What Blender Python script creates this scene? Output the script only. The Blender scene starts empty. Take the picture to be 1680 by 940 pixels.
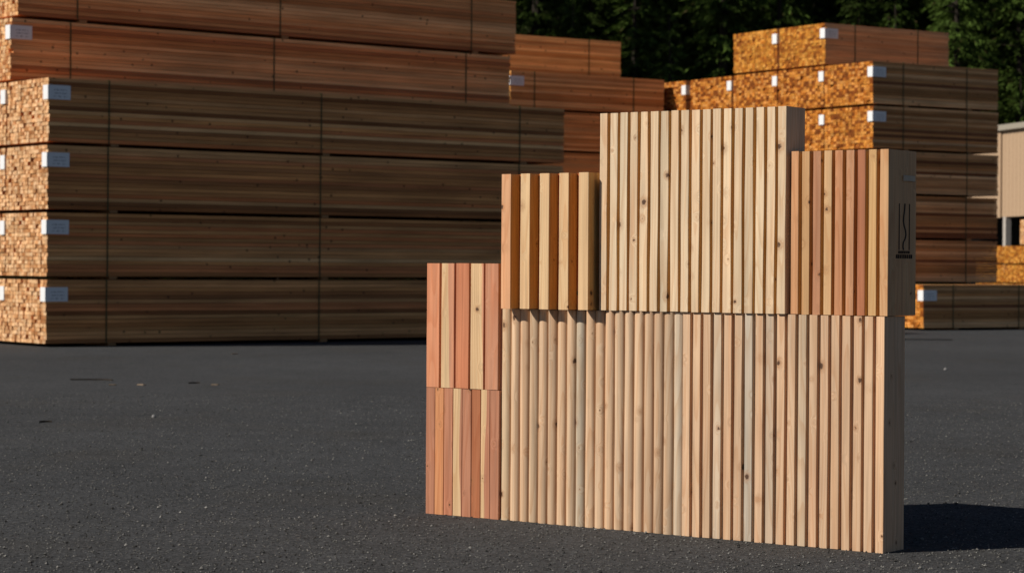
import bpy, math, random
from mathutils import Vector
R = random.Random(11)
rad = math.radians
scene = bpy.context.scene
COL = scene.collection

# ------------------------------------------------------------------ helpers
def srgb(r, g, b):
    f = lambda c: (c / 255 / 12.92) if c / 255 <= .04045 else ((c / 255 + .055) / 1.055) ** 2.4
    return (f(r), f(g), f(b))

class MB:
    """collects boxes / prisms, linked as ONE mesh object"""
    def __init__(s):
        s.v, s.f, s.c, s.m = [], [], [], []
    def face(s, idx, col=None, mi=0):
        s.f.append(idx); s.c.append(col or (1, 1, 1)); s.m.append(mi)
    def box(s, x0, x1, y0, y1, z0, z1, col=None, endcol=None, mi=0):
        n = len(s.v)
        s.v += [(x0, y0, z0), (x1, y0, z0), (x1, y1, z0), (x0, y1, z0), (x0, y0, z1), (x1, y0, z1), (x1, y1, z1), (x0, y1, z1)]
        for q, e in (((0, 3, 2, 1), 0), ((4, 5, 6, 7), 0), ((0, 1, 5, 4), 0), ((2, 3, 7, 6), 0), ((1, 2, 6, 5), 1), ((3, 0, 4, 7), 1)):
            s.face([n + i for i in q], (endcol if e and endcol else col), mi)
    def prism(s, poly, z0, z1, col=None):
        """poly in (x, y) counter-clockwise seen from above, extruded along z"""
        n, k = len(s.v), len(poly)
        s.v += [(x, y, z0) for x, y in poly] + [(x, y, z1) for x, y in poly]
        for i in range(k):
            j = (i + 1) % k
            s.face([n + i, n + j, n + k + j, n + k + i], col)
        s.face([n + i for i in reversed(range(k))], col)
        s.face([n + k + i for i in range(k)], col)
    def tube(s, pts, rads, seg=8, col=None):
        n = len(s.v); k = len(pts)
        for p, r in zip(pts, rads):
            for i in range(seg):
                a = 2 * math.pi * i / seg
                s.v.append((p[0] + r * math.cos(a), p[1] + r * math.sin(a), p[2]))
        for j in range(k - 1):
            for i in range(seg):
                b = (i + 1) % seg
                s.face([n + j * seg + i, n + j * seg + b, n + (j + 1) * seg + b, n + (j + 1) * seg + i], col)
        s.face([n + i for i in reversed(range(seg))], col); s.face([n + (k - 1) * seg + i for i in range(seg)], col)
    def mesh(s, name, mats):
        me = bpy.data.meshes.new(name)
        me.from_pydata(s.v, [], s.f)
        at = me.color_attributes.new('tone', 'FLOAT_COLOR', 'CORNER')
        buf = []
        for f, c in zip(s.f, s.c):
            buf += [c[0], c[1], c[2], 1.0] * len(f)
        at.data.foreach_set('color', buf)
        for m in (mats if isinstance(mats, (list, tuple)) else [mats]):
            me.materials.append(m)
        me.polygons.foreach_set('material_index', s.m)
        me.update()
        return me

def link(name, data, parent=None, loc=(0, 0, 0), rz=0):
    o = bpy.data.objects.new(name, data); COL.objects.link(o)
    o.location = loc; o.rotation_euler = (0, 0, rz); o.parent = parent
    return o
def tag(o, label, cat, group=None):
    o['label'] = label; o['category'] = cat
    if group: o['group'] = group
    return o

class NT:
    """small wrapper to write node trees compactly"""
    def __init__(s, name):
        s.mat = bpy.data.materials.new(name); s.mat.use_nodes = True
        s.t = s.mat.node_tree; s.bsdf = s.t.nodes['Principled BSDF']
    def n(s, kind, **kw):
        nd = s.t.nodes.new(kind)
        ins = kw.pop('ins', {})
        for k, v in kw.items(): setattr(nd, k, v)
        for k, v in ins.items():
            if hasattr(v, 'is_output'): s.t.links.new(v, nd.inputs[k])
            else: nd.inputs[k].default_value = v
        return nd
    def math(s, op, a, b=0.0, c=None, clamp=False):
        i = {0: a, 1: b}
        if c is not None: i[2] = c
        return s.n('ShaderNodeMath', operation=op, use_clamp=clamp, ins=i).outputs[0]
    def vmath(s, op, a, b):
        return s.n('ShaderNodeVectorMath', operation=op, ins={0: a, 1: b}).outputs[0]
    def mapr(s, v, a, b, c, d, smooth=False):
        return s.n('ShaderNodeMapRange', interpolation_type='SMOOTHSTEP' if smooth else 'LINEAR',
                   ins={0: v, 1: a, 2: b, 3: c, 4: d}).outputs[0]
    def mix(s, fac, a, b, mode='MIX'):
        nd = s.n('ShaderNodeMix', data_type='RGBA', blend_type=mode)
        for k, v in ((0, fac), (6, a), (7, b)):
            if hasattr(v, 'is_output'): s.t.links.new(v, nd.inputs[k])
            else: nd.inputs[k].default_value = v if k == 0 else (*v, 1) if len(v) == 3 else v
        return nd.outputs[2]
    def noise(s, vec, scale, detail=2, rough=.5, dist=0.0, out=0):
        return s.n('ShaderNodeTexNoise', ins={'Vector': vec, 'Scale': scale, 'Detail': detail, 'Roughness': rough, 'Distortion': dist}).outputs[out]
    def set(s, **kw):
        for k, v in kw.items():
            if hasattr(v, 'is_output'): s.t.links.new(v, s.bsdf.inputs[k])
            else: s.bsdf.inputs[k].default_value = v
    def bump(s, h, strength, dist):
        b = s.n('ShaderNodeBump', ins={'Strength': strength, 'Distance': dist, 'Height': h})
        s.set(Normal=b.outputs[0])

def plain(name, col, rough=.6, spec=.3):
    m = NT(name)
    co = m.n('ShaderNodeTexCoord').outputs['Object']
    v = m.mapr(m.noise(co, 25, 4), .3, .7, .88, 1.1)
    m.set(**{'Base Color': m.mix(1.0, col, m.n('ShaderNodeCombineColor', ins={0: v, 1: v, 2: v}).outputs[0], 'MULTIPLY'),
             'Roughness': rough, 'Specular IOR Level': spec})
    return m.mat

# ------------------------------------------------------------------ materials
def planed_wood(name='planed_wood', tone=None):
    """planed board, grain along local z; object colour = its tone, object alpha = width share of pale sapwood"""
    m = NT(name)
    oi = m.n('ShaderNodeObjectInfo')
    co = m.n('ShaderNodeTexCoord').outputs['Object']
    off = m.vmath('MULTIPLY', m.n('ShaderNodeCombineXYZ', ins={0: oi.outputs['Random'], 1: oi.outputs['Random'], 2: oi.outputs['Random']}).outputs[0], (37.1, 91.7, 63.3))
    P = m.vmath('ADD', co, off)
    # knots
    vor = m.n('ShaderNodeTexVoronoi', ins={'Vector': m.vmath('MULTIPLY', P, (1.0, 1.0, .85)), 'Scale': 15.0, 'Randomness': 1.0})
    d = vor.outputs['Distance']
    size = m.n('ShaderNodeSeparateColor', ins={0: vor.outputs['Color']}).outputs[0]
    size = m.mapr(m.math('POWER', size, 2.6), 0, 1, .035, .165)
    wob = m.math('MULTIPLY', m.math('SUBTRACT', m.noise(P, 150, 3), .5), .16)
    kd = m.math('DIVIDE', m.math('ADD', d, wob), size)
    core = m.mapr(kd, .55, 1.0, 1, 0, True)
    halo = m.mapr(kd, .6, 2.6, 1, 0, True)
    # grain bends round the knots
    bend = m.math('MULTIPLY', m.math('EXPONENT', m.math('MULTIPLY', m.math('POWER', d, 2.0), -40.0)), .030)
    Pb = m.vmath('ADD', P, m.n('ShaderNodeCombineXYZ', ins={0: bend, 1: bend, 2: 0.0}).outputs[0])
    warp = m.noise(m.vmath('MULTIPLY', Pb, (5, 5, .9)), 1, 2)
    ringc = m.math('ADD', m.math('MULTIPLY', m.noise(m.vmath('MULTIPLY', Pb, (12, 12, .55)), 1, 1), 16.0), m.math('MULTIPLY', warp, 5.0))
    ring = m.math('FRACT', ringc)
    ring = m.mapr(ring, .35, 1.0, 0, 1, True)
    ring = m.math('MULTIPLY', ring, m.mapr(m.math('FRACT', ringc), .93, 1.0, 1, 0))
    fine = m.noise(m.vmath('MULTIPLY', Pb, (420, 420, 5)), 1, 3, .6)
    mid = m.noise(m.vmath('MULTIPLY', Pb, (70, 70, 1.6)), 1, 3, .6)
    blot = m.noise(m.vmath('MULTIPLY', P, (9, 9, 3.0)), 1, 3, .55)
    sepx = m.n('ShaderNodeSeparateXYZ', ins={0: co}).outputs[0]
    edge = m.math('ADD', m.math('MULTIPLY', sepx, 22.0), m.math('MULTIPLY', m.math('SUBTRACT', m.noise(m.vmath('MULTIPLY', P, (3, 3, 1.7)), 1, 2), .5), 1.3))
    sap = m.mapr(m.math('SUBTRACT', oi.outputs['Alpha'], edge), -.05, .05, 0, 1, True)
    sap = m.math('MULTIPLY', sap, m.mapr(oi.outputs['Alpha'], 0.02, .05, 0, 1))
    c = m.mix(sap, oi.outputs['Color'], (.62, .42, .235)) if tone is None else m.mix(1.0, (1, 1, 1), tone, 'MULTIPLY')
    g = m.math('MULTIPLY', m.mapr(fine, .25, .75, .90, 1.09), m.mapr(mid, .25, .75, .80, 1.17))
    g = m.math('MULTIPLY', g, m.mapr(blot, .25, .75, .90, 1.08))
    c = m.mix(1.0, c, m.n('ShaderNodeCombineColor', ins={0: g, 1: g, 2: g}).outputs[0], 'MULTIPLY')
    c = m.mix(m.math('MULTIPLY', ring, .42), c, m.mix(1.0, c, (.80, .60, .44), 'MULTIPLY'))
    # pinkish and greyish tints drifting down the board
    tint = m.noise(m.vmath('MULTIPLY', P, (14, 14, 1.3)), 1, 3, .6)
    c = m.mix(m.mapr(tint, .52, .72, 0, .55), c, m.mix(1.0, c, (1.0, .84, .76), 'MULTIPLY'))
    grey = m.noise(m.vmath('MULTIPLY', P, (26, 26, 2.1)), 1, 4, .65)
    c = m.mix(m.mapr(grey, .56, .74, 0, .5), c, m.mix(1.0, c, (.66, .72, .80), 'MULTIPLY'))
    c = m.mix(m.math('MULTIPLY', halo, .45), c, (.30, .13, .05))
    c = m.mix(m.math('MULTIPLY', core, .92), c, (.055, .022, .010))
    m.set(**{'Base Color': c, 'Roughness': .62, 'Specular IOR Level': .25})
    m.bump(m.math('ADD', fine, m.math('MULTIPLY', ring, .5)), .25, .0006)
    return m.mat

def rough_lumber():
    """stacked lumber, grain along local x; board colour in the attribute 'tone'"""
    m = NT('rough_lumber')
    co = m.n('ShaderNodeTexCoord').outputs['Object']
    oi = m.n('ShaderNodeObjectInfo')
    P = m.vmath('ADD', co, m.vmath('MULTIPLY', m.n('ShaderNodeCombineXYZ', ins={0: oi.outputs['Random'], 1: oi.outputs['Random'], 2: oi.outputs['Random']}).outputs[0], (41, 17, 29)))
    tone = m.n('ShaderNodeAttribute', attribute_name='tone').outputs['Color']
    streak = m.noise(m.vmath('MULTIPLY', P, (.7, 95, 95)), 1, 3, .6)
    blot = m.noise(m.vmath('MULTIPLY', P, (1.1, 9, 9)), 1, 3, .6)
    g = m.math('MULTIPLY', m.mapr(streak, .25, .75, .62, 1.34), m.mapr(blot, .25, .75, .74, 1.24))
    c = m.mix(1.0, tone, m.n('ShaderNodeCombineColor', ins={0: g, 1: g, 2: g}).outputs[0], 'MULTIPLY')
    spk = m.noise(m.vmath('MULTIPLY', P, (2, 55, 55)), 1, 3, .7)
    c = m.mix(m.mapr(spk, .55, .75, 0, .4), c, m.mix(1.0, c, (.72, .5, .34), 'MULTIPLY'))
    # cut ends: mottled end grain
    nx = m.math('ABSOLUTE', m.n('ShaderNodeSeparateXYZ', ins={0: m.n('ShaderNodeTexCoord').outputs['Normal']}).outputs[0])
    eg = m.noise(m.vmath('MULTIPLY', P, (3, 24, 30)), 1, 3, .65)
    egm = m.math('MULTIPLY', m.mapr(eg, .46, .66, 0, .75, True), m.math('GREATER_THAN', nx, .8))
    c = m.mix(egm, c, m.mix(1.0, c, (.52, .34, .20), 'MULTIPLY'))
    vor = m.n('ShaderNodeTexVoronoi', ins={'Vector': P, 'Scale': 7.0})
    kn = m.mapr(vor.outputs['Distance'], .07, .13, 1, 0, True)
    c = m.mix(m.math('MULTIPLY', m.math('MULTIPLY', kn, .75), m.math('LESS_THAN', nx, .8)), c, (.05, .02, .01))
    m.set(**{'Base Color': c, 'Roughness': .8, 'Specular IOR Level': .15})
    return m.mat

def asphalt():
    m = NT('asphalt')
    co = m.n('ShaderNodeTexCoord').outputs['Object']
    big = m.noise(co, .35, 5, .6)
    midn = m.noise(co, 4.5, 4, .6)
    grit = m.noise(co, 95, 3, .65)
    grit2 = m.noise(co, 320, 2, .6)
    vor = m.n('ShaderNodeTexVoronoi', ins={'Vector': co, 'Scale': 130.0})
    rnd = m.n('ShaderNodeSeparateColor', ins={0: vor.outputs['Color']}).outputs[0]
    stone = m.math('MULTIPLY', m.mapr(vor.outputs['Distance'], .25, .42, 1, 0), m.mapr(rnd, .90, .99, 0, 1))
    v2 = m.n('ShaderNodeTexVoronoi', ins={'Vector': co, 'Scale': 26.0})
    r2 = m.n('ShaderNodeSeparateColor', ins={0: v2.outputs['Color']}).outputs[1]
    fleck = m.math('MULTIPLY', m.mapr(v2.outputs['Distance'], .10, .17, 1, 0), m.mapr(r2, .93, .97, 0, 1))
    coarse = m.noise(co, 34, 3, .7)
    g = m.math('MULTIPLY', m.mapr(big, .3, .7, .86, 1.12), m.mapr(midn, .3, .7, .86, 1.14))
    g = m.math('MULTIPLY', g, m.mapr(coarse, .3, .7, .55, 1.45))
    g = m.math('MULTIPLY', g, m.mapr(grit, .3, .7, .35, 1.65))
    g = m.math('MULTIPLY', g, m.mapr(grit2, .3, .7, .7, 1.3))
    c = m.mix(1.0, (.0580, .0595, .0625), m.n('ShaderNodeCombineColor', ins={0: g, 1: g, 2: g}).outputs[0], 'MULTIPLY')
    c = m.mix(m.math('MULTIPLY', stone, .9), c, (.22, .21, .19))
    c = m.mix(m.math('MULTIPLY', fleck, .8), c, (.28, .26, .22))
    dust = m.noise(co, .8, 5, .65)
    c = m.mix(m.mapr(dust, .52, .74, 0, .35), c, (.058, .050, .040))
    m.set(**{'Base Color': c, 'Roughness': .92, 'Specular IOR Level': .12})
    m.bump(m.math('ADD', m.math('ADD', coarse, grit), m.math('MULTIPLY', grit2, .5)), .8, .008)
    return m.mat

def soil():
    m = NT('forest_floor')
    co = m.n('ShaderNodeTexCoord').outputs['Object']
    n = m.noise(co, 1.3, 5, .65)
    c = m.mix(n, (.020, .018, .010), (.030, .042, .014))
    m.set(**{'Base Color': c, 'Roughness': .95, 'Specular IOR Level': .05})
    return m.mat

def foliage():
    m = NT('conifer_needles')
    tone = m.n('ShaderNodeAttribute', attribute_name='tone').outputs['Color']
    oi = m.n('ShaderNodeObjectInfo')
    v = m.mapr(oi.outputs['Random'], 0, 1, .75, 1.3)
    c = m.mix(1.0, tone, m.n('ShaderNodeCombineColor', ins={0: v, 1: v, 2: v}).outputs[0], 'MULTIPLY')
    m.set(**{'Base Color': c, 'Roughness': .7, 'Specular IOR Level': .1})
    tr = m.n('ShaderNodeBsdfTranslucent', ins={'Color': c})
    ms = m.n('ShaderNodeMixShader', ins={0: .25, 1: m.bsdf.outputs[0], 2: tr.outputs[0]})
    m.t.links.new(ms.outputs[0], m.t.nodes['Material Output'].inputs[0])
    return m.mat

WOOD, LUMBER, ASPH, SOIL, NEEDLE = planed_wood(), rough_lumber(), asphalt(), soil(), foliage()
SHADE_WOOD = planed_wood('shade_brown_wood', (.62, .36, .125))  # brown colour standing in for shade on slat sides and in grooves
BARK = plain('bark', (.022, .016, .011), .9)
STRAP = plain('green_strap', (.045, .060, .018), .5)
def printed_paper():
    m = NT('printed_paper')
    co = m.n('ShaderNodeTexCoord').outputs['Object']
    sp = m.n('ShaderNodeSeparateXYZ', ins={0: co}); x, z = sp.outputs[0], sp.outputs[2]
    row = m.math('FRACT', m.math('MULTIPLY', z, 30.0))
    rowm = m.math('MULTIPLY', m.mapr(row, .30, .36, 0, 1), m.mapr(row, .74, .80, 1, 0))
    gl = m.noise(m.vmath('MULTIPLY', co, (90, 0, 30)), 1, 1)
    glm = m.mapr(gl, .47, .52, 0, 1)
    win = m.math('MULTIPLY', m.math('MULTIPLY', m.mapr(x, .05, .055, 0, 1), m.mapr(x, .20, .205, 1, 0)), m.math('MULTIPLY', m.mapr(z, -.125, -.122, 0, 1), m.mapr(z, -.035, -.032, 1, 0)))
    ink = m.math('MULTIPLY', m.math('MULTIPLY', rowm, glm), win)
    c = m.mix(m.math('MULTIPLY', ink, .75), (.74, .75, .77), (.13, .14, .17))
    m.set(**{'Base Color': c, 'Roughness': .55})
    return m.mat
PAPER = printed_paper()
BURN = plain('burned_wood', (.030, .021, .015), .85)
STEEL = plain('worn_tab', (.50, .40, .30), .7)
SIDING = plain('tan_siding', (.41, .285, .185), .6)
TRIM = plain('shed_trim', (.30, .27, .22), .6)
POSTM = plain('shed_post', (.42, .38, .34), .6)
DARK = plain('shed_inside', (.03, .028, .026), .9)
CHIP = plain('wood_chip', (.27, .20, .14), .8)
TWIGM = plain('twig', (.028, .020, .014), .9)
STONEM = plain('pebble', (.21, .205, .20), .8)
STRIPM = plain('plain_black', (.010, .010, .011), .7)

# ------------------------------------------------------------------ ground and hillside
def sheet(name, x0, x1, y0, y1, nx, ny, zf, mat):
    mb = MB()
    for j in range(ny + 1):
        for i in range(nx + 1):
            x = x0 + (x1 - x0) * i / nx; y = y0 + (y1 - y0) * j / ny
            mb.v.append((x, y, zf(x, y)))
    for j in range(ny):
        for i in range(nx):
            a = j * (nx + 1) + i
            mb.face([a, a + 1, a + nx + 2, a + nx + 1])
    o = link(name, mb.mesh(name, mat)); o['kind'] = 'structure'
    return o
def hill_z(x, y):
    return max(0, y - 95) * .5 + .6 * math.sin(x * .23) * math.sin(y * .31) * min(1, max(0, (y - 95) / 6)) - .25
sheet('asphalt_yard', -300, 300, -80, 600, 8, 8, lambda x, y: 0.0, ASPH)
sheet('hillside', -140, 160, 94, 330, 60, 48, hill_z, SOIL)

# ------------------------------------------------------------------ timber panels in front
PANEL_ROT = rad(-36.16); P0 = Vector((1.1292, 6.9257, 0))
ux = Vector((math.cos(PANEL_ROT), math.sin(PANEL_ROT), 0)); uy = Vector((-math.sin(PANEL_ROT), math.cos(PANEL_ROT), 0))
def flat_profile(w, d, ch=.0012):
    g = .0004
    return [(g + ch, 0), (w - g - ch, 0), (w - g, ch), (w - g, d), (g, d), (g, ch)]
def groove_profile(w, d, face, gd, ch=.0010):
    """front face of width face, a notch of depth gd on its right"""
    g = .0004
    return [(g + ch, 0), (face - ch, 0), (face, ch), (face, gd), (w - g, gd), (w - g, d), (g, d), (g, ch)]
def round_profile(w, d, depth=.017, n=14):
    g = .0004; pts = []
    for i in range(n + 1):
        a = math.pi * i / n
        x = w / 2 - (w / 2 - g) * math.cos(a)
        pts.append((x, depth * (1 - math.sin(a) ** .75)))
    return pts + [(w - g, d), (g, d)]
def board_mesh(poly, h, wane, shade_faces):
    """poly extruded upwards; its front edges wander a little as sawn boards do"""
    mb = MB(); k = len(poly); n = 12; back = max(p[1] for p in poly)
    xs = [p[0] for p in poly]; mid = (min(xs) + max(xs)) / 2
    ph = [(R.uniform(0, 6.28), R.uniform(0, 6.28), R.uniform(3, 9), R.uniform(9, 22)) for _ in range(2)]
    for j in range(n + 1):
        z = h * j / n
        wl, wr = [wane * (math.sin(a + z * f) + .6 * math.sin(b + z * g)) for a, b, f, g in ph]
        for x, y in poly:
            d = 0 if y > back * .5 else (wl if x < mid else wr) * .8
            mb.v.append((x + d, y, z))
    for j in range(n):
        for i in range(k):
            e = (i + 1) % k
            mb.face([j * k + i, j * k + e, (j + 1) * k + e, (j + 1) * k + i], None, 1 if i in shade_faces else 0)
    mb.face([i for i in reversed(range(k))]); mb.face([n * k + i for i in range(k)])
    return mb.mesh('board', [WOOD, SHADE_WOOD] if shade_faces else WOOD)
PGROUP = 'laminated timber sample panels'
def panel(label, x_left, y0, z0, z1, w, tones, profile, sap=None, rx=0.0, ry=0.0, desat=0.0, wane=.0005, shade_faces=()):
    """profile: list of meshes polygon choices, one index per board"""
    base = P0 + ux * x_left + uy * y0 + Vector((0, 0, z0))
    t = link('timber_panel', None, None, base, PANEL_ROT)
    t.rotation_euler = (rx, ry, PANEL_ROT)
    tag(t, label, 'timber panel', PGROUP)
    for i, tone in enumerate(tones):
        pi = profile[1][i % len(profile[1])]
        b = link('board', board_mesh(profile[0][pi], z1 - z0, wane, shade_faces if pi == 0 else ()), t, (i * w, R.uniform(-.0005, .0005), R.uniform(-.0006, .0006) + .0006))
        k = R.uniform(.95, 1.05)
        b.rotation_euler = (R.uniform(-.0006, .0006), R.uniform(-.0009, .0009), 0)
        k *= .93; lum = (.3 * tone[0] + .6 * tone[1] + .1 * tone[2]) * desat
        b.color = (*[min(.9, (c * (1 - desat) + lum) * k) for c in tone], (sap or {}).get(i, 0.0))
    return t
def tones(n, base, spread, alt=()):
    out = []
    for i in range(n):
        c = list(srgb(*base)); k = R.uniform(1 - spread, 1 + spread); h = R.uniform(-spread, spread) * .8
        g = (c[0] * .3 + c[1] * .6 + c[2] * .1) * .12
        c = [c[0] * .88 * k * (1 + h * .1) + g, c[1] * .88 * k * (1 - h * .35) + g, c[2] * .88 * k * (1 - h * .8) + g]
        out.append(tuple(c))
    for i, a in alt: out[i] = srgb(*a)
    return out
ZL = .7109
slat = ([groove_profile(.038, .135, .0275, .013), flat_profile(.038, .135)], [0] * 18 + [1])
last = lambda n: [0] * (n - 1) + [1]
panel('wide pale slatted timber panel on the ground, below the panel with a burned emblem',
      -.722, 0, 0, ZL, .038, tones(19, (214, 172, 130), .08, [(3, (205, 180, 152)), (6, (192, 176, 156)), (8, (196, 172, 146)), (11, (196, 170, 140))]),
      ([groove_profile(.038, .135, .0275, .013), flat_profile(.0285, .135)], last(19)), desat=.08)
panel('pale fluted timber panel with rounded half-round boards on the ground, bottom centre',
      -1.444, 0, 0, ZL, .038, tones(19, (208, 170, 130), .12, [(3, (196, 168, 136)), (8, (190, 172, 148)), (18, (198, 176, 150)), (0, (206, 176, 140))]),
      ([round_profile(.038, .135)], [0]), desat=.08)
redA = (186, 120, 84)
panel('small flush reddish timber panel standing on the asphalt at the lower left of the group',
      -1.444 - .3186, 0, 0, .4345, .0394, tones(8, redA, .06, [(5, (174, 106, 68)), (1, (200, 136, 90))]),
      ([flat_profile(.0394, .13, .0018)], [0]), {3: .98, 6: .42}, desat=.05)
panel('small reddish timber panel of five wide boards on top of the flush one',
      -1.444 - .3176, 0, .4362, .8625, .0630, tones(5, (206, 138, 98), .05, [(0, (208, 138, 100)), (2, (192, 122, 86))]),
      ([groove_profile(.0630, .13, .0555, .014)], [0]), {1: .95, 3: 1.05}, desat=.04)
cw = .0392
panel('striped timber panel with deep recesses between proud boards, left of the tall panel',
      -1.4093, 0, ZL + .0016, 1.161, cw, tones(9, (218, 180, 130), .04, [(0, (222, 168, 126)), (1, (186, 104, 40)), (3, (182, 100, 38)), (5, (180, 92, 36)), (7, (170, 86, 32))]),
      ([[(x, y - .048) for x, y in flat_profile(cw, .184, .0008)], flat_profile(cw, .13, .0008)], [0, 1]), shade_faces=(2, 4))  # sides of the proud boards browned to paint in the recess shade
panel('tallest pale timber panel of narrow slats with dark grooves, standing on top in the middle',
      -1.0393, -.009, ZL + .0018, 1.354, .03902, tones(18, (218, 190, 153), .10),
      ([groove_profile(.03902, .118, .0292, .062), flat_profile(.0300, .118)], last(18)), wane=.0011, shade_faces=(2, 3, 4))  # groove faces coloured darker to deepen their shade
brand = panel('reddish slatted timber panel with a burned emblem on its end, upper right of the group',
      -.3348, .003, ZL + .0016, 1.214, .0381,
      [srgb(*c) for c in ((198, 142, 94), (196, 150, 98), (182, 126, 88), (212, 168, 116), (188, 128, 84), (194, 138, 96), (170, 104, 66), (202, 158, 100), (216, 166, 114))],
      ([groove_profile(.0381, .185, .0268, .050), flat_profile(.0290, .185)], last(9)), desat=.10, shade_faces=(2, 3, 4))  # shade inside the grooves painted on as brown
# burned emblem and lettering on the shaded end of that panel (local x = end face, y = depth, z = height)
mb = MB(); X1 = 8 * .0381 + .0290; e0, e1 = X1 - .001, X1 + .0006
zb = lambda z: z - (ZL + .0016)
for y in (.071, .139): mb.box(e0, e1, y - .0028, y + .0028, zb(.912), zb(1.053))
wave = [(.108, 1.053), (.106, 1.035), (.101, 1.015), (.099, 1.000), (.104, .985), (.113, .972), (.116, .958), (.110, .945), (.099, .935), (.097, .922), (.101, .912)]
for (ya, za), (yb, zc) in zip(wave, wave[1:]):
    n = len(mb.v); w = .0040
    for x in (e0, e1 + .0002):
        mb.v += [(x, ya - w, zb(za)), (x, ya + w, zb(za)), (x, yb + w, zb(zc)), (x, yb - w, zb(zc))]
    for q in ((4, 5, 6, 7), (3, 2, 1, 0), (0, 1, 5, 4), (1, 2, 6, 5), (2, 3, 7, 6), (3, 0, 4, 7)): mb.face([n + i for i in q])
link('burned_emblem', mb.mesh('burned_emblem', BURN), brand)
mb = MB()
for z0, z1, ys in ((.9015, .9095, (.071, .084, .097, .110, .124, .137)), (.8865, .8985, (.056, .069, .083, .098, .112, .127, .141, .154))):
    for y in ys:   # worn burned lettering, each stroke a small block
        mb.box(e0, e1 + .0003, y - .0044, y - .0016, zb(z0), zb(z1)); mb.box(e0, e1 + .0005, y + .0012, y + .0038, zb(z0), zb(z1))
        zc = R.choice((z0 + .001, (z0 + z1) / 2, z1 - .003)); mb.box(e0, e1, y - .0016, y + .0012, zb(zc), zb(zc + .0022))
link('burned_lettering', mb.mesh('burned_lettering', BURN), brand)
mb = MB(); mb.box(X1 - .001, X1 + .006, .092, .166, zb(1.121), zb(1.139))
tab = link('mounting_tab', mb.mesh('mounting_tab', STEEL), brand)
bv = tab.modifiers.new('bevel', 'BEVEL'); bv.width = .0025; bv.segments = 2

# ------------------------------------------------------------------ lumber packs
def jig(c, k, h=.0):
    f = R.uniform(1 - k, 1 + k); g = R.uniform(-h, h)
    return (c[0] * f, c[1] * f * (1 - g), c[2] * f * (1 - 2 * g))
def pick(pal): return R.choice(pal)
PAL = {   # tones of the long faces, tones of the cut ends
  'grey':  ([(.70, .315, .115), (.58, .245, .085), (.78, .375, .150), (.68, .245, .090), (.44, .18, .065), (.72, .33, .12), (.82, .43, .18), (.32, .125, .045)], [(.66, .40, .205), (.72, .46, .26), (.56, .30, .14), (.70, .44, .24), (.42, .20, .08)]),
  'red':   ([(.80, .350, .135), (.84, .41, .170), (.72, .275, .100), (.82, .38, .15), (.62, .26, .095), (.88, .46, .20), (.48, .18, .07)], [(.66, .39, .18), (.72, .46, .25), (.56, .29, .12), (.68, .42, .22), (.44, .20, .08)]),
  'brown': ([(.78, .39, .150), (.82, .45, .185), (.66, .31, .11), (.80, .43, .18), (.70, .35, .14), (.56, .25, .09)], [(.64, .34, .11), (.56, .27, .07), (.46, .19, .04)]),
  'amber': ([(.62, .310, .130), (.50, .240, .090), (.70, .370, .160), (.54, .245, .090), (.40, .19, .07), (.80, .46, .22), (.22, .085, .035)], [(.54, .215, .034), (.46, .165, .022), (.60, .255, .055), (.40, .130, .016), (.24, .070, .010), (.54, .22, .040), (.20, .055, .008), (.60, .27, .07)]),
  'rust':  ([(.72, .37, .175), (.76, .42, .205), (.64, .31, .14), (.70, .38, .19)], [(.52, .230, .036), (.45, .180, .022), (.57, .265, .052), (.40, .145, .018), (.27, .090, .012)]),
}
def boards_mesh(L, W, z0, z1, pal, bt=.040, bw=.064):
    longs, ends = PAL[pal]
    mb = MB(); n = max(2, round((z1 - z0) / bt)); m = max(2, round(W / bw)); h = (z1 - z0) / n; w = W / m
    for j in range(n):
        course = pick(longs)
        for i in range(m):
            a, b = R.uniform(-.006, .010), R.uniform(-.010, .006)
            if R.random() < .05: a += R.uniform(.01, .03)
            yo = R.uniform(-.0018, .0018) if 0 < i < m - 1 else R.uniform(-.0055, .0045)
            c = jig(course if R.random() < .2 else pick(longs), .16, .06); e = jig(pick(ends), .17, .06)
            mb.box(a, L + b, i * w + .0012 + yo, (i + 1) * w - .0012 + yo, z0 + j * h + .0016, z0 + (j + 1) * h - .0016, c, e)
    return mb.mesh('boards', LUMBER)
PGAP = .034
def strap_mesh(W, z0, z1):
    mb = MB(); t, w = .003, .0065; e = .0065
    mb.box(-w, w, -e - t, -e, z0 - .001, z1 + .001 + t); mb.box(-w, w, W + e, W + e + t, z0 - .001, z1 + .001 + t)
    mb.box(-w, w, -e + .0002, W + e - .0002, z1 + .0008, z1 + .0008 + t - .001)
    return mb.mesh('strap', STRAP)
def bearer_mesh(W):
    mb = MB(); c = (.34, .18, .08)
    mb.box(-.045, .045, .008, W - .06, .0045, PGAP - .0008, c, c)
    return mb.mesh('bearer', LUMBER)
def label_mesh(z1, lx=.24, ly=.10, hh=.145):
    mb = MB(); t = .0025; zt = 0.0                                     # origin at the label's top edge
    mb.box(-.010 - t, lx, -.0062 - t, -.0062, zt - hh, zt)             # part on the long side
    mb.box(-.010 - t, -.010, -.0060, ly, zt - hh, zt)                  # part folded round on to the end
    return mb.mesh('paper_label', PAPER)
_cache = {}
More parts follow.
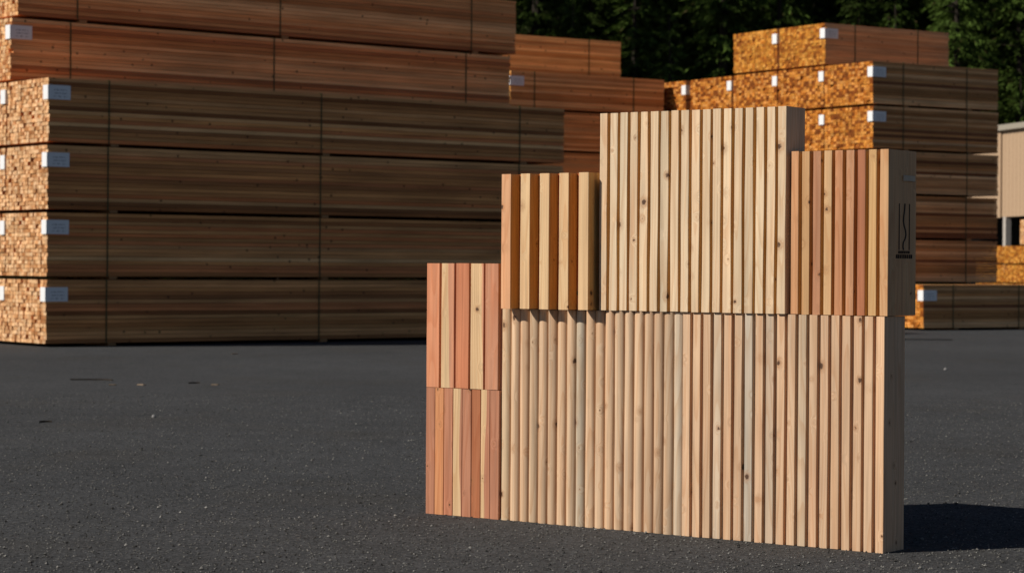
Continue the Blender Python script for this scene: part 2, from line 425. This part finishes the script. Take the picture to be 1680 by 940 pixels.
def pack(label, group, x, y, z, a, L, W, H, pal, straps, var=0, labelled=True, block_gap=False, dx=0.0, dy=0.0, da=0.0):
    """an Empty at the pack's near lower corner; local x along the boards, local y along the end face"""
    key = (round(L, 2), round(W, 2), round(H, 3), pal, var)
    if key not in _cache:
        _cache[key] = boards_mesh(L, W, PGAP, H, pal)
    k2 = (round(W, 2), round(H, 3))
    if k2 not in _cache:
        _cache[k2] = (strap_mesh(W, PGAP, H), bearer_mesh(W), label_mesh(H))
    sm, bm, lm = _cache[k2]
    ca, sa = math.cos(rad(a)), math.sin(rad(a))
    t = link('lumber_pack', None, None, (x + dx * ca - dy * sa, y + dx * sa + dy * ca, z), rad(a + da))
    tag(t, label, 'lumber pack', group)
    link('boards', _cache[key], t)
    for s in straps:
        link('strap', sm, t, (s, 0, 0)); link('bearer', bm, t, (s + .075, 0, 0))
    if block_gap:   # strip added along the rear edge to keep the gap dark
        mb = MB(); mb.box(.05, L - .05, W - .055, W - .012, .0045, PGAP - .0008, (.34, .18, .08), (.5, .3, .15))
        link('gap_blocker', mb.mesh('gap_blocker', LUMBER), t)
    if labelled:
        link('paper_label', lm, t, (0, 0, H - .075))
    return t
ORD = ['bottom', 'second', 'third', 'fourth', 'fifth', 'sixth', 'seventh']

# left stack: two columns of long packs, the rear one two packs higher
A = 38.22; GL = 'lumber packs of the big left stack'; HL = .680
sa, ca = math.sin(rad(A)), math.cos(rad(A))
lname = ['bottom pack, on the asphalt', 'second pack up', 'third pack up', 'topmost pack']
for k in range(4):
    pack(f'long grey brown lumber pack, left stack front column, {lname[k]}', GL,
         -4.6912, 23.2456, k * HL, A, 6.74, .930, HL, 'grey', (.68, 3.284, 6.06), k % 4,
         dx=(-.006, .004, .0, .012)[k], dy=(.0, .006, -.004, .004)[k])
for k in range(6):
    dx = (0, 0, 0, 0, .052, .130)[k]
    hid = ['bottom', 'second', 'third', 'fourth']
    nm = {4: 'long reddish lumber pack of the left stack, upper rear one just above the front column',
          5: 'long reddish lumber pack at the very top of the left stack, cut by the frame'}.get(k,
          f'{hid[k % 4]} lumber pack up in the rear column of the left stack, mostly hidden')
    pack(nm, GL, -5.2796, 23.9927, k * HL, A, 6.62, .930, HL, 'red' if k > 3 else 'grey', (.688, 3.228, 5.94), k % 3, block_gap=True, dx=dx, dy=R.uniform(-.004, .004))

# middle stack: ten-foot packs further off
A2 = 33.0; GM = 'lumber packs of the middle stack'
s2, c2 = math.sin(rad(A2)), math.cos(rad(A2))
MS = lambda z: 0 if z == 0 else .0489 + z * .943
for col, zs in ((0, (0, .675, 1.35, 2.025, 2.70, 3.36, 3.98)), (1, (0, .675, 1.35, 2.025, 2.70, 3.36, 3.98, 4.70))):
    zs = [MS(z) for z in zs]
    for k in range(len(zs) - 1):
        H = zs[k + 1] - zs[k]
        top = k == len(zs) - 2
        if col == 0:
            nm = 'orange brown lumber pack with small white label, topmost in the front of the middle stack' if top else \
                 f'orange brown lumber pack in the front column of the middle stack, {ORD[k]} from the ground'
        else:
            nm = 'orange brown lumber pack alone on top of the middle stack against dark trees' if top else \
                 f'orange brown lumber pack in the rear column of the middle stack, {ORD[k]} from the ground'
        pack(nm, GM, -.05 - col * 1.062 * s2, 34.9 + col * 1.062 * c2, zs[k], A2, 2.90, 1.04, H, 'brown', (.435, 2.30) if not (top and col) else (.74, 2.27),
             k % 2, dx=R.uniform(-.012, .012) - (.09 if (top and col) else 0), dy=R.uniform(-.006, .006))

# right stack: eight-foot packs with bright amber ends
A3 = 32.7; GR = 'lumber packs of the right stack'; HR = .6293
s3, c3 = math.sin(rad(A3)), math.cos(rad(A3))
cols = [(0.0, 6), (1.0605, 7), (2.121, 7), (3.24, 6), (4.37, 6)]
cname = ['right', 'second', 'third', 'fourth', 'fifth']
for ci, (e, n) in enumerate(cols):
    for k in range(n):
        if ci == 0:
            nm = f'amber ended lumber pack, nearest right column of the right stack, {"topmost" if k == 5 else ORD[k] + " up"}'
        elif k == 6:
            nm = ('uppermost lumber pack of the right stack showing a reddish long side and white corner label' if ci == 1 else
                  'left one of the two uppermost packs on the right stack, only its end showing')
        else:
            nm = f'amber ended lumber pack, {cname[ci]} column from the right in the right stack, {ORD[k]} up'
        pal = 'rust' if k == 6 else 'amber'
        pack(nm, GR, 5.0828 - e * s3, 32.5747 + e * c3, k * HR, A3, 2.43, 1.04, HR, pal, (.57, 1.80), (k + 2 * ci) % 4,
             dx=R.uniform(-.02, .02) * (1 if ci else .5), dy=R.uniform(-.006, .006))
pack('single amber lumber pack lying low on the asphalt in front of the right stack', GR,
     5.655, 31.682, 0, A3, 2.43, 1.04, HR, 'amber', (.55, 1.81), 1)

# far packs by the shed
GF = 'small far lumber packs by the shed'
fc = [('leftmost', 13.2 - 1.08 * s3 * 1, 58 + 1.08 * c3), ('right hand', 13.2, 58.0)]
for nm, x, y in fc:
    for k in range(3):
        pack(f'small bright orange lumber pack, {nm} far pile before the shed, {("bottom", "middle", "top")[k]}', GF, x, y, k * .48, 34, 3.0, 1.05, .48, 'rust', (.5, 2.4), k % 2, labelled=False)
pack('pale lumber pack end standing high on the far pile beneath the tan shed wall', GF, 13.2 - .02, 58.0, 1.44, 34, 3.0, .55, .66, 'red', (.5, 2.4), 0)

# ------------------------------------------------------------------ shed at the right edge
PHI = rad(-76)                         # wall runs towards the right and the camera
t = link('open_shed', None, None, (14.75 - 4 * math.cos(PHI), 70 - 4 * math.sin(PHI), 0), PHI)
tag(t, 'tan metal sided open shed with dark space under its wall, at the right edge', 'shed')
zb_, zt_, LW = 2.42, 5.02, 22.0
mb = MB(); x = 0.0; pts = []
while x < LW:
    pts += [(x, 0), (x + .15, 0), (x + .165, -.018), (x + .215, -.018), (x + .23, 0)]; x += .25
poly = pts + [(LW, .10), (0, .10)]
n = len(mb.v); k = len(pts)
mb.v += [(a, b, zb_) for a, b in pts] + [(a, b, zt_) for a, b in pts] + [(a, .08, zb_) for a, b in pts] + [(a, .08, zt_) for a, b in pts]
for i in range(k - 1):
    mb.face([i, i + 1, k + i + 1, k + i]); mb.face([2 * k + i + 1, 2 * k + i, 3 * k + i, 3 * k + i + 1]); mb.face([i + 1, i, 2 * k + i, 2 * k + i + 1])
link('siding', mb.mesh('siding', SIDING), t)
mb = MB(); mb.box(-.3, LW, -.16, .10, zt_ + .003, zt_ + .17); link('roof_trim', mb.mesh('roof_trim', TRIM), t)
mb = MB(); mb.box(-.3, LW, .103, 12, zt_ + .02, zt_ + .15); link('roof', mb.mesh('roof', DARK), t)
mb = MB(); mb.box(3.95, 4.25, -.055, -.037, zb_ - .02, zt_); link('corner_trim', mb.mesh('corner_trim', SIDING), t)
for xx in (4.45, 10.0, 15.5):
    mb = MB(); mb.box(-.09, .09, -.02, .16, 0, zb_ - .003); link('post', mb.mesh('post', POSTM), t, (xx, .0, 0))
mb = MB(); mb.box(-.3, LW, 11.8, 12, 0, zt_); link('back_wall', mb.mesh('back_wall', DARK), t)
mb = MB(); mb.box(-.3, -.15, .11, 11.79, 0, zt_); link('side_wall', mb.mesh('side_wall', DARK), t)

# ------------------------------------------------------------------ trees
def crown_mesh(h, r, seed):
    q = random.Random(seed); mb = MB()
    z = h * .06
    while z < h - .15:
        f = 1 - z / h
        rr = r * (f ** .8) * q.uniform(.75, 1.15) + .12
        nb = q.randint(8, 11)
        for b in range(nb):
            az = q.uniform(0, 6.283); bl = rr * q.uniform(.55, 1.12); lift = q.uniform(.05, .45); tone0 = q.uniform(.6, 1.3)
            s = .25
            zz = z + q.uniform(-.25, .25)
            while s < bl:
                u = s / bl
                px, py = math.cos(az) * s, math.sin(az) * s
                pz = zz + lift * s - .50 * s * u
                for sgn in (-1, 1, -1, 1, 0, 0):
                    side = az + (sgn * q.uniform(.5, 1.15) if sgn else q.uniform(-.35, .35))
                    ln = q.uniform(.26, .52) * (1.15 - .55 * u); w = ln * q.uniform(.07, .14); dr = q.uniform(-.95, -.10)
                    d = Vector((math.cos(side), math.sin(side), dr)).normalized()
                    p = Vector((px + q.uniform(-.06, .06), py + q.uniform(-.06, .06), pz + q.uniform(-.08, .08)))
                    sd = d.cross(Vector((q.uniform(-.7, .7), q.uniform(-.7, .7), 1))).normalized() * w
                    n = len(mb.v)
                    mb.v += [tuple(p), tuple(p + d * ln * .4 + sd), tuple(p + d * ln), tuple(p + d * ln * .4 - sd)]
                    k = tone0 * q.uniform(.75, 1.3) * (.8 + .5 * u * u)
                    mb.face([n, n + 1, n + 2, n + 3], (.050 * k, .082 * k, .015 * k) if q.random() > .05 else (.05 * k, .042 * k, .016 * k))
                s += .21
        z += q.uniform(.30, .48)
    return mb.mesh('crown', NEEDLE)
def trunk_mesh(h, seed):
    q = random.Random(seed); mb = MB(); pts, rs = [], []
    for i in range(7):
        f = i / 6; pts.append((q.uniform(-.05, .05) * f, q.uniform(-.05, .05) * f, f * h * .97 - (.4 if i == 0 else 0))); rs.append(.017 * h * (1 - f) + .02)
    mb.tube(pts, rs, 8)
    for i in range(26):  # limbs
        z = h * q.uniform(.08, .85); az = q.uniform(0, 6.28); l = (1 - z / h) * h * .14 + .2; d = Vector((math.cos(az), math.sin(az), .12)); b = Vector((0, 0, z)); s = Vector((-d.y, d.x, 0)) * .035
        n = len(mb.v); e = b + d * l
        mb.v += [tuple(b + s), tuple(b - s), tuple(b + Vector((0, 0, .07))), tuple(e)]
        for f in ((0, 1, 3), (1, 2, 3), (2, 0, 3)): mb.face([n + i for i in f])
    return mb.mesh('trunk', BARK)
SPEC = [(15.5, 2.6), (18.0, 3.1), (12.5, 2.7), (20.5, 3.3), (9.0, 2.4)]
PROTO = [(crown_mesh(h, r, 50 + i), trunk_mesh(h, 70 + i), h) for i, (h, r) in enumerate(SPEC)]
TL = ['slender dark green conifer on the wooded hillside behind the lumber', 'tall dark green conifer on the wooded hillside behind the lumber',
      'short bushy conifer on the wooded hillside behind the lumber', 'tallest broad dark conifer on the wooded hillside behind the lumber',
      'low young conifer at the foot of the wooded hillside']
def tree(x, y, i, s):
    cm, tm, h = PROTO[i]
    t = link('conifer_tree', None, None, (x, y, hill_z(x, y) - .1 if y > 94 else 0), R.uniform(0, 6.28))
    t.scale = (s, s, s * R.uniform(.92, 1.1))
    tag(t, TL[i], 'conifer', 'conifers on the hillside')
    link('trunk', tm, t); link('crown', cm, t)
for row, y in enumerate((97.5, 102, 107, 112.5, 118.5, 125)):
    x = -2 + (row % 2) * 1.6
    while x < y * .235 + 3:
        i = R.choice((4, 4, 2)) if row == 0 else R.choice((0, 2, 4)) if row == 1 else R.choice((0, 0, 1, 2, 3))
        tree(x + R.uniform(-.9, .9), y + R.uniform(-1.8, 1.8), i, R.uniform(.8, 1.15))
        x += R.uniform(2.6, 4.0)
for x, y in ((-6, 96), (-11, 99), (-9, 92), (-17, 95), (-14, 104), (-22, 100), (-7, 105), (-12, 111), (-20, 108), (-6.5, 113)):  # unseen tall conifers added behind the left stack to shade the hillside
    tree(x, y, 3, R.uniform(1.25, 1.5))

# ------------------------------------------------------------------ small litter on the asphalt
def litter(name, label, cat, x, y, rz, kind, s):
    mb = MB()
    if kind == 'chip':
        mb.prism([(-s, -s * .3), (s * .6, -s * .42), (s, .0), (s * .5, s * .36), (-s * .8, s * .3)], 0.001, .006 + s * .12)
        m = CHIP
    elif kind == 'twig':
        k = 7; pts = []
        for i in range(k):
            f = i / (k - 1) - .5; pts.append((f * 2 * s, .55 * s * math.sin(3.1 * f + .9)))
        w = .006
        mb.prism([(a, b - w) for a, b in pts] + [(a, b + w * .8) for a, b in reversed(pts)], .001, .010)
        m = TWIGM
    elif kind == 'strip':
        mb.prism([(-s, -.020), (s, -.024), (s, .022), (-s, .026)], .001, .012); m = STRIPM
    else:
        seg = 8
        mb.tube([(0, 0, .0005), (0, 0, s * .3), (0, 0, s * .7), (s * .06, 0, s * .95)], [s * .6, s * .72, s * .5, s * .15], seg); m = STONEM
    tag(link(name, mb.mesh(name, m), None, (x, y, 0), rz), label, cat)
litter('wood_chip', 'small pale wood chip on the asphalt, left of a pair before the left stack', 'wood chip', -2.786, 16.12, .3, 'chip', .028)
litter('wood_chip', 'small pale wood chip on the asphalt, right of a pair before the left stack', 'wood chip', -2.589, 16.15, -.2, 'chip', .030)
litter('wood_chip', 'small pale wood chip on the asphalt nearest the panels, before the left stack', 'wood chip', -2.082, 16.22, .1, 'chip', .028)
litter('wood_chip', 'pale wood splinter on the asphalt close to the foot of the left stack', 'wood chip', -2.616, 21.8, .5, 'chip', .034)
litter('twig', 'dark curved twig lying on the asphalt beside the wood chips', 'twig', -3.053, 16.77, -.5, 'twig', .15)
litter('twig', 'short dark twig lying alone on the asphalt at the far left', 'twig', -2.489, 12.34, .1, 'twig', .032)
litter('twig', 'small dark bark sliver beside the rightmost wood chip', 'twig', -2.259, 16.44, .1, 'twig', .04)
litter('pebble', 'small pale pebble on the asphalt in the left foreground', 'pebble', -1.981, 12.79, 0, 'stone', .018)
litter('pebble', 'small pale pebble on the asphalt right of the panels', 'pebble', 3.661, 19.45, 0, 'stone', .022)
litter('black_strip', 'thin black strip lying on the asphalt before the low right lumber pack', 'strip', 4.86, 27.55, -.07, 'strip', .40)  # thin flat black strip just above the asphalt

# loose grit on the asphalt, too much to count
mb = MB()
for _ in range(30000):
    y = 5.6 + 9.5 * R.random() ** 1.5; x = R.uniform(-.26, .26) * y
    r = R.uniform(.0016, .0036) * (1 if R.random() < .93 else 1.8); n = len(mb.v); a0 = R.uniform(0, 2)
    k = R.choice((.02, .03, .05, .07, .09, .10, .12, .14, .19)); c = (k, k * .97, k * .9)
    for i in range(5): mb.v.append((x + r * math.cos(a0 + i * 1.2566) * R.uniform(.8, 1.3), y + r * math.sin(a0 + i * 1.2566) * R.uniform(.8, 1.3), r * R.uniform(.2, .7)))
    mb.v += [(x, y, r * 1.4), (x, y, -.001)]
    for i in range(5):
        mb.face([n + i, n + (i + 1) % 5, n + 5], c); mb.face([n + (i + 1) % 5, n + i, n + 6], c)
gm = NT('grit'); gm.set(**{'Base Color': gm.n('ShaderNodeAttribute', attribute_name='tone').outputs['Color'], 'Roughness': .85})
o = link('loose_grit', mb.mesh('loose_grit', gm.mat)); o['kind'] = 'stuff'; o['label'] = 'loose pale grit scattered over the dark asphalt'; o['category'] = 'grit'

# ------------------------------------------------------------------ camera, light, world
cam = bpy.data.cameras.new('camera'); co = bpy.data.objects.new('camera', cam); COL.objects.link(co)
cam.sensor_fit = 'HORIZONTAL'; cam.sensor_width = 36; cam.lens = 3783.5 / 1680 * 36
cam.shift_y = -34.7 / 1680
cam.clip_start = .1; cam.clip_end = 2000
co.location = (0, 0, .8576)
from mathutils import Matrix
co.rotation_euler = (Matrix.Rotation(rad(90), 3, 'X') @ Matrix.Rotation(.0069, 3, 'Z')).to_euler()
cam.dof.use_dof = True; cam.dof.focus_distance = 7.15; cam.dof.aperture_fstop = 8.5
scene.camera = co

SUN_EL, SUN_AZ = 35.0, 20.0           # shadows run to the right and 20 degrees away
d = Vector((math.cos(rad(SUN_AZ)) * math.cos(rad(SUN_EL)), math.sin(rad(SUN_AZ)) * math.cos(rad(SUN_EL)), -math.sin(rad(SUN_EL))))
sl = bpy.data.lights.new('sun', 'SUN'); sl.energy = 5.0; sl.angle = rad(.5); sl.color = (1.0, .93, .82)
so = bpy.data.objects.new('sun', sl); COL.objects.link(so); so.location = (-20, -6, 15)
so.rotation_euler = d.to_track_quat('-Z', 'Y').to_euler()
w = bpy.data.worlds.new('World'); scene.world = w; w.use_nodes = True
sky = w.node_tree.nodes.new('ShaderNodeTexSky'); sky.sky_type = 'NISHITA'; sky.sun_disc = False
sky.air_density = .65; sky.dust_density = .5
sky.sun_elevation = rad(SUN_EL); sky.sun_rotation = math.atan2(-d.x, -d.y)
bg = w.node_tree.nodes['Background']; bg.inputs[1].default_value = .05
w.node_tree.links.new(sky.outputs[0], bg.inputs[0])
scene.view_settings.view_transform = 'Standard'; scene.view_settings.look = 'None'
scene.view_settings.exposure = 0; scene.view_settings.gamma = 1
scene.cycles.use_denoising = True
scene.cycles.max_bounces = 8
